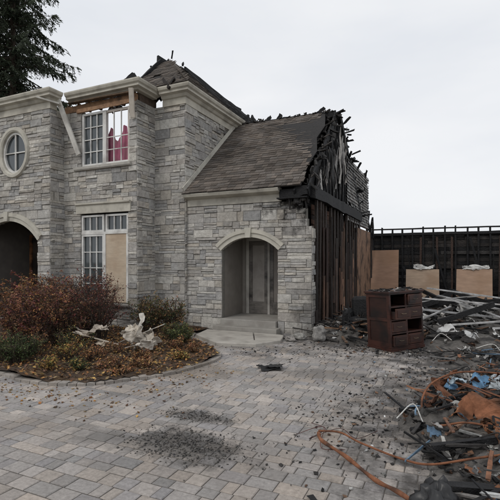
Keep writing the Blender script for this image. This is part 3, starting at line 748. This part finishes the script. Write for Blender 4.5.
for lo,hi in(((-1.95,9.35,.0),(-1.25,9.95,.42)),((-1.98,9.9,.0),(-1.22,10.08,.85)),((-2.07,9.35,.0),(-1.93,10.0,.6)),((-1.27,9.35,.0),(-1.13,10.0,.58))):
    m.obox(tuple((a+b2)/2 for a,b2 in zip(lo,hi)),tuple(b2-a for a,b2 in zip(lo,hi)),Matrix.Rotation(U(-.06,.06),3,'Y'),(.014,.014,.015),.08)
o=m.build('burnt_upholstery',M_char,ch);o.modifiers.new('b','BEVEL').width=.05
m=MB()
for k in range(10):
    m.beam((-2+k*.08,9.3,.3),(-2+k*.08+U(-.1,.1),9.3+U(-.1,.1),.55+U(0,.2)),.02,.02,BLK,3,.3)
m.build('springs',M_char,ch)

# ------------------------------------------------------------ dresser
dr=empty('wooden_dresser');m=MB()
W,D,H=.60,.86,1.12;c=(.055,.021,.015);c2=(.030,.013,.010)
for sx in(0,1):
    y0=-D/2 if sx==0 else D/2-.04
    m.box((-W/2,y0,.06),(-W/2+.07,y0+.04,H-.05),c);m.box((W/2-.07,y0,.06),(W/2,y0+.04,H-.05),c)
    m.box((-W/2+.07,y0,.06),(W/2-.07,y0+.04,.16),c);m.box((-W/2+.07,y0,H-.13),(W/2-.07,y0+.04,H-.05),c);m.box((-W/2+.07,y0,.55),(W/2-.07,y0+.04,.61),c)
    m.box((-W/2+.07,y0+.015,.16),(W/2-.07,y0+.03,.55),c2);m.box((-W/2+.07,y0+.015,.61),(W/2-.07,y0+.03,H-.13),c2)
m.box((-W/2-.03,-D/2-.03,H-.05),(W/2+.03,D/2+.03,H-.015),c);m.box((-W/2-.015,-D/2-.015,H-.075),(W/2+.015,D/2+.015,H-.052),c2)
m.box((-W/2-.012,-D/2-.012,0),(W/2+.012,D/2+.012,.058),c)
m.box((-W/2+.005,-D/2+.04,.06),(-W/2+.02,D/2-.04,H-.08),c2)
for z in(.06,.31,.56,.80): m.box((-W/2+.02,-D/2+.04,z),(W/2-.002,D/2-.04,z+.03),c)
m.box((W/2-.03,-.02,.09),(W/2-.003,.02,H-.08),c)
for i,z in enumerate((.10,.35,.60,.84)):
    for j,(a,b2) in enumerate(((-D/2+.045,-.025),(.025,D/2-.045))):
        if (i,j) in((3,0),(1,1)):continue
        o=.015 if (i+j)%2 else .05
        if (i,j)==(2,0):o=.13
        m.box((W/2-.04+o,a,z),(W/2-.015+o,b2,z+.19),(.07,.028,.019))
        m.box((W/2-.015+o,a+.03,z+.03),(W/2-.007+o,b2-.03,z+.16),(.045,.019,.014))
        m.box((W/2-.5+o,a+.01,z+.005),(W/2-.04+o,b2-.01,z+.02),c2);m.box((W/2-.4+o,a,z),(W/2-.04+o,a+.012,z+.14),c2);m.box((W/2-.4+o,b2-.012,z),(W/2-.04+o,b2,z+.14),c2)
        yc=(a+b2)/2;m.tube([(W/2-.007+o,yc-.05,z+.1),(W/2+.018+o,yc-.04,z+.095),(W/2+.018+o,yc+.04,z+.095),(W/2-.007+o,yc+.05,z+.1)],.006,(.14,.10,.06),6)
o=m.build('carcass_and_drawers',M_varn,dr);bv=o.modifiers.new('b','BEVEL');bv.width=.005;bv.segments=2
m=MB()
for k in range(60):
    s=U(.02,.09);m.obox((U(-W/2,W/2),U(-D/2,D/2),H-.012+s*.1),(s,s*U(.4,1),s*.25),rrot(.3),vary(random.choice(CD),.4),.4)
for k in range(6): a=U(-D/2,D/2);m.beam((U(-.2,.2),a,H+.01),(U(-.2,.4),a+U(-.3,.3),H+.03),.02,.015,BLK,3,.3)
m.build('fallen_char_bits',M_junk,dr)
dr.location=(-.88,8.75,.0);dr.rotation_euler=(math.radians(1.5),math.radians(-2),math.radians(-38))

# ------------------------------------------------------------ pipes, rusty sheets, poles
m=MB()
h1=catmull([(-1.10,3.98,.03),(-1.02,3.80,.04),(-.76,3.556,.05),(-.478,3.277,.04),(-.29,3.14,.05),(0,2.9,.04),(.3,2.75,.03)],8)
h2=catmull([(-1.10,3.98,.05),(-.90,4.0,.06),(-.698,3.897,.04),(-.345,3.742,.03),(-.114,3.66,.06),(.2,3.7,.15),(.6,3.9,.2)],8)
m.tube(h1,lambda t:.016+.003*math.sin(t*40),(1,1,1),10);m.tube(h2,.009,(1,1,1),10)
m.build('rusty_bent_tubing',M_hose,None,True)
m=MB()
m.tube(catmull([(-1.25,4.25,.012),(-1.05,4.05,.05),(-1.15,3.85,.015),(-.95,4.2,.02),(-.75,4.0,.03),(-.6,4.3,.015)],8),.003,(.06,.02,.02),5)
m.tube(catmull([(-1.3,3.9,.012),(-1.1,4.15,.03),(-1.0,3.7,.02),(-.8,3.75,.015)],8),.003,(.12,.045,.04),5)
m.build('loose_wire',M_junk)
m=MB();m.tube(catmull([(-.22,4.62,.12),(-.22,4.85,.24),(-.12,5.2,.32),(.15,5.6,.36),(.6,5.9,.32),(1.1,6.0,.28)],8),.011,(1,1,1),8)
m.tube(catmull([(-.18,4.55,.1),(-.05,4.4,.12),(.2,4.35,.20),(.6,4.3,.18)],8),.010,(1,1,1),8);m.build('bent_rusty_pipe',M_hose,None,True)
m=MB()
RU=[(.21,.09,.048),(.16,.07,.04),(.26,.12,.062),(.10,.05,.034)]
m.sheet((.46,4.60,.26),.6,.45,Matrix.Rotation(.3,3,'Z')@Matrix.Rotation(-.35,3,'Y')@Matrix.Rotation(.35,3,'X'),RU[0],22,.09,4.5,rag=.3)
m.sheet((.14,4.72,.17),.36,.34,Matrix.Rotation(-.2,3,'Z')@Matrix.Rotation(-.5,3,'Y'),RU[2],18,.08,5,rag=.3)
m.sheet((.75,5.3,.36),.6,.4,Matrix.Rotation(.8,3,'Z')@Matrix.Rotation(.7,3,'X'),RU[1],20,.09,5,rag=.3)
m.sheet((.60,4.1,.15),.4,.3,Matrix.Rotation(.1,3,'Z'),RU[3],14,.08,5,rag=.3)
for k in range(14): m.sheet((U(-.2,1.2),U(4.0,6),U(.1,.28)),U(.12,.3),U(.08,.2),rrot(.8),random.choice(RU),9,.07,6,rag=.3)
for k in range(8): a=U(0,3.1);x,y=U(-.1,.8),U(4.2,5.8);m.beam((x,y,U(.12,.25)),(x+math.cos(a)*.5,y+math.sin(a)*.5,U(.15,.4)),.035,.006,random.choice(RU),6,.2)
o=m.build('rusty_sheet_metal',M_rust,None,False);o.modifiers.new('s','SOLIDIFY').thickness=.005
m=MB()
for p,s,cc in(((.12,5.45,.24),.18,(.35,.42,.47)),((.35,5.6,.27),.17,(.12,.24,.38)),((.0,5.35,.17),.12,(.5,.52,.52)),((.5,5.35,.30),.16,(.42,.46,.48)),((.25,5.9,.2),.16,(.42,.40,.38)),((-.12,5.15,.12),.13,(.3,.26,.2)),((.05,5.7,.17),.12,(.14,.26,.40)),((.6,6.3,.17),.18,(.4,.44,.47)),((.35,4.0,.12),.11,(.3,.3,.28)),((.22,3.6,.10),.08,(.2,.2,.2)),((.1,4.95,.17),.10,(.4,.4,.38)),((.3,6.6,.10),.15,(.45,.45,.44)),((.8,6.8,.12),.18,(.17,.26,.34))):
    m.sheet(p,s,s*.8,rrot(.7),cc,14,.08,10,rag=.25)
m.build('torn_cloth',M_junk,None,True)
m=MB()
for p,s in(((.42,9.3,.17),.42),((.0,9.7,.24),.35),((.9,8.9,.1),.35),((1.1,9.8,.25),.5),((-.6,11.5,.40),.4),((.5,12.2,.45),.6),((.3,8.2,.07),.2)):
    m.sheet(p,s,s*.6,rrot(.35),vary((.52,.52,.51),.1),14,.12,8,rag=.35)
m.build('white_insulation_scrap',M_trimcol,None,True)
m=MB()
for a,b2,r in(((-.6,10.8,.55),(2.4,12.6,.15),.06),((-.2,12.6,.75),(2.6,10.6,.3),.05),((-.7,11.6,.75),(1.9,12.4,.55),.045),((.1,10.2,.3),(2.2,11.2,.45),.045),((-.9,12.8,.5),(.9,13.2,.75),.05),((-.8,10.3,.2),(.1,11.2,.6),.035),((.9,10.4,.25),(3.2,10.0,.5),.045),((-.5,13.4,.9),(2.2,12.9,.6),.05),((0,11.2,.8),(1.8,10.7,.2),.035)):
    m.beam(a,b2,r*1.7,r*.7,vary((.40,.40,.40),.3),5,.08)
m.build('fallen_steel_studs',M_metal)
m=MB()
for k in range(22):
    x,y=U(-2.4,2.6),U(10.2,16.5);a=U(0,3.1);l=U(.8,2.2);z=hf1(x,y)+.1
    m.beam((x,y,z),(x+math.cos(a)*l,y+math.sin(a)*l,z+U(0,.6)),.06,.12,BLK,6,.25)
m.build('charred_rafters_on_floor',M_char)
m=MB();m.sheet((-.83,2.87,.02),.12,.05,Matrix.Rotation(2.3,3,'Z'),BLK,5,.01,8);m.beam((-.28,5.1,.1),(.3,5.0,.14),.08,.05,BLK,5,.2);m.beam((-.3,4.35,.05),(.35,4.75,.12),.06,.04,BLK,5,.2);m.beam((.0,3.25,.1),(.6,3.35,.14),.07,.05,BLK,5,.25)
m.beam((-.45,4.95,.03),(.2,5.4,.16),.05,.04,BLK,5,.25);m.beam((-.1,3.9,.1),(.7,4.2,.24),.06,.05,BLK,6,.25);m.beam((-.2,5.9,.05),(.5,6.1,.16),.07,.05,BLK,6,.25)
m.build('charred_plank',M_char)

# ------------------------------------------------------------ crumpled soffit metal on bed
m=MB()
m.sheet((-5.15,6.35,.30),.60,.5,Matrix.Rotation(.5,3,'Z')@Matrix.Rotation(.65,3,'X'),(.50,.45,.38),20,.16,5,rag=.35)
m.sheet((-4.85,6.2,.18),.5,.35,Matrix.Rotation(-.3,3,'Z')@Matrix.Rotation(-.4,3,'Y'),(.52,.48,.42),18,.12,6,rag=.35)
m.sheet((-5.45,6.75,.42),.14,.45,Matrix.Rotation(.2,3,'Z')@Matrix.Rotation(1.1,3,'X'),(.53,.50,.45),12,.07,6)
m.beam((-5.6,6.2,.12),(-4.75,6.6,.5),.08,.006,(.5,.47,.42),8,.2);m.beam((-5.3,6.0,.1),(-4.6,6.1,.28),.07,.006,(.52,.48,.43),8,.2)
o=m.build('crumpled_soffit_metal',M_trimcol);o.modifiers.new('s','SOLIDIFY').thickness=.004
m=MB()
m.sheet((-6.0,6.05,.40),.6,.2,Matrix.Rotation(.5,3,'Z')@Matrix.Rotation(.5,3,'X')@Matrix.Rotation(-.2,3,'Y'),(.48,.42,.35),16,.10,6,rag=.3)
m.sheet((-5.7,6.0,.18),.4,.12,Matrix.Rotation(-.4,3,'Z')@Matrix.Rotation(.6,3,'X'),(.48,.41,.33),12,.07,6,rag=.2)
m.beam((-6.3,5.9,.35),(-5.4,6.15,.14),.06,.006,(.46,.40,.33),8,.2)
o=m.build('crumpled_soffit_metal',M_trimcol);o.modifiers.new('s','SOLIDIFY').thickness=.004

# ------------------------------------------------------------ shrubs
def shrub(name,c,r,h,cols,nst=26,leafs=2600,ls=.022,twig=(.09,.05,.045),spread=.8):
    e=empty(name);mt=MB();ml=MB();tips=[]
    c=Vector(c);lo=U(0,9)
    for i in range(nst):
        a=U(0,6.283);q=math.sqrt(R())*spread;ir=1+.45*noise.noise(Vector((math.cos(a)*1.3,math.sin(a)*1.3,lo)))
        base=c+Vector((math.cos(a)*r*.2,math.sin(a)*r*.2,0));tip=c+Vector((math.cos(a)*r*q*ir,math.sin(a)*r*q*ir,h*U(.45,1.1)*(1-.3*q*q)))
        mid=(base+tip)/2+Vector((U(-.1,.1)*h,U(-.1,.1)*h,h*.1))
        path=catmull([base,mid,tip],5);mt.tube(path,lambda t:.008*(1-.75*t)+.0015,twig,4)
        for k in range(10):
            p=path[random.randrange(3,len(path))];d=Vector((U(-1,1),U(-1,1),U(-.3,1)));d.normalize();l=U(.1,.36)*min(1,h)
            t2=p+d*l;mt.tube([p,(p+t2)/2+Vector((U(-.02,.02),)*3),t2],lambda t:.003*(1-.6*t)+.0008,twig,3)
            tips.append((p,t2,vary(random.choice(cols),.2),U(.6,1.2)))
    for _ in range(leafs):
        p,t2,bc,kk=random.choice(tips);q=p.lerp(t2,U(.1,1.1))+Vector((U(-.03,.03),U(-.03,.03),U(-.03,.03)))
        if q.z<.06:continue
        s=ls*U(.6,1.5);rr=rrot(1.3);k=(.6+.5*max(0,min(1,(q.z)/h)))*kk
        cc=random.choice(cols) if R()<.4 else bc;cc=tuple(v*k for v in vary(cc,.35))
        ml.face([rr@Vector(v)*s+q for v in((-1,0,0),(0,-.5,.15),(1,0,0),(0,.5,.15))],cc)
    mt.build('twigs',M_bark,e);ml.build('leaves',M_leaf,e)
BUR=[(.18,.05,.046),(.11,.04,.038),(.21,.09,.055),(.24,.12,.065),(.08,.035,.035)]
ORG=[(.32,.15,.055),(.25,.105,.05),(.20,.125,.06),(.35,.22,.09),(.12,.07,.04)]
GRN=[(.06,.085,.03),(.08,.10,.035),(.04,.065,.023),(.11,.11,.045)]
shrub('barberry_shrub',(-7.0,5.6,.05),.80,1.10,BUR+ORG[:3],46,6000,.020)
shrub('barberry_shrub',(-7.7,6.3,.05),.95,1.22,BUR+ORG,46,6000,.022)
shrub('barberry_shrub',(-9.1,7.0,.05),.8,1.28,ORG+BUR[:2],34,5000,.024)
shrub('barberry_shrub',(-6.5,6.75,.05),.70,1.30,BUR,50,2600,.018,twig=(.12,.05,.055))
shrub('barberry_shrub',(-6.75,6.1,.05),.70,1.0,BUR+ORG[1:],50,3400,.018,twig=(.12,.06,.055))
shrub('barberry_shrub',(-7.3,7.4,.05),.75,1.35,BUR+[(.1,.06,.06)],46,3000,.02,twig=(.11,.05,.055))
shrub('barberry_shrub',(-8.3,7.2,.05),.8,1.3,BUR+ORG,40,4200,.02)
shrub('spirea_shrub',(-6.2,8.0,.05),.55,.80,GRN+ORG[2:]+[(.14,.08,.04)],36,3600,.018)
shrub('spirea_shrub',(-5.75,8.3,.05),.4,.75,GRN+ORG[1:]+[(.16,.09,.04)],28,2400,.018)
shrub('boxwood_shrub',(-6.15,4.65,.04),.38,.46,GRN,50,5200,.014,spread=1)
shrub('boxwood_shrub',(-4.75,7.1,.04),.27,.36,GRN+[(.14,.15,.04)],34,2800,.014,spread=1)
shrub('boxwood_shrub',(-5.1,7.5,.04),.3,.34,GRN+ORG[:1],34,2500,.014,spread=1)
YEL=[(.38,.27,.08),(.32,.20,.065),(.17,.18,.055),(.30,.13,.05)]
for x,y,r,h in((-4.0,6.0,.22,.15),(-4.1,6.5,.2,.2),(-4.25,5.3,.2,.14),(-4.6,5.0,.2,.15),(-5.0,4.75,.22,.16),(-5.4,4.6,.22,.2),(-4.5,5.6,.22,.18),(-5.2,5.3,.3,.24),(-5.7,5.2,.34,.35),(-6.6,4.7,.3,.25),(-4.5,6.6,.2,.22),(-5.9,5.5,.4,.42),(-5.3,5.8,.3,.2),(-6.4,5.1,.35,.4),(-4.2,4.85,.2,.1)):
    shrub('groundcover_plant',(x,y,.04),r,h,random.choice([YEL,YEL,ORG,ORG+BUR[2:4],GRN+YEL[:2]]),16,650,.016,spread=1)

# ------------------------------------------------------------ spruce
def spruce(base,H,R0,name='spruce_tree',seed=3,z0=6.0):
    random.seed(seed);e=empty(name);mt=MB();ml=MB();B=Vector(base)
    mt.tube([B+Vector((0,0,H*i/14)) for i in range(15)],lambda t:.34*(1-t)+.03,(1,1,1),10)
    z=z0
    while z<H-.3:
        f=1-z/H;nb=random.choice([5,6,7])
        for k in range(nb):
            a=U(0,6.283);Lb=R0*(f**.62)*U(.55,1.15)
            dx,dy=math.cos(a),math.sin(a);P=[]
            zz=z+U(-.25,.25)
            for i in range(9):
                t=i/8;P.append(B+Vector((dx*Lb*t,dy*Lb*t,zz+ .10*Lb*t-.55*Lb*t*t+.30*Lb*t**3)))
            mt.tube(P,lambda t:.055*(1-t)+.01,(1,1,1),5)
            nt_=int(Lb*8)+3
            for q in range(nt_):
                t=U(.08,1);i=min(7,int(t*8));p=P[i].lerp(P[i+1],t*8-i)
                sd_=random.choice([-1,1]);l=U(.35,1.0)*(1.15-t*.5)
                d=Vector((-dy*sd_*U(.4,1)+dx*.6,dx*sd_*U(.4,1)+dy*.6,-U(.35,1.5))).normalized()
                g_=U(.5,1.4)
                for s_ in range(12):
                    u=s_/12;c=p+d*l*u+Vector((0,0,-.15*u*u))+Vector((U(-.07,.07),U(-.07,.07),U(-.07,.05)))
                    dd=(d+Vector((U(-.9,.9),U(-.9,.9),U(-.5,.5)))).normalized();ln=U(.08,.19);sdv=dd.cross(Vector((U(-1,1),U(-1,1),U(-1,1)))).normalized()*ln*.24
                    cc=vary((.036*g_,.048*g_,.026*g_),.3)
                    ml.face([c-dd*ln,c+sdv,c+dd*ln,c-sdv],cc)
        z+=U(.36,.60)*(1 if z<H*.8 else .7)
    mt.build('trunk_and_limbs',M_bark,e);ml.build('needles',M_leaf,e)
spruce((-29.6,22,0),33,6.8)
spruce((-36.5,23,0),30,6.0,seed=9,z0=9)
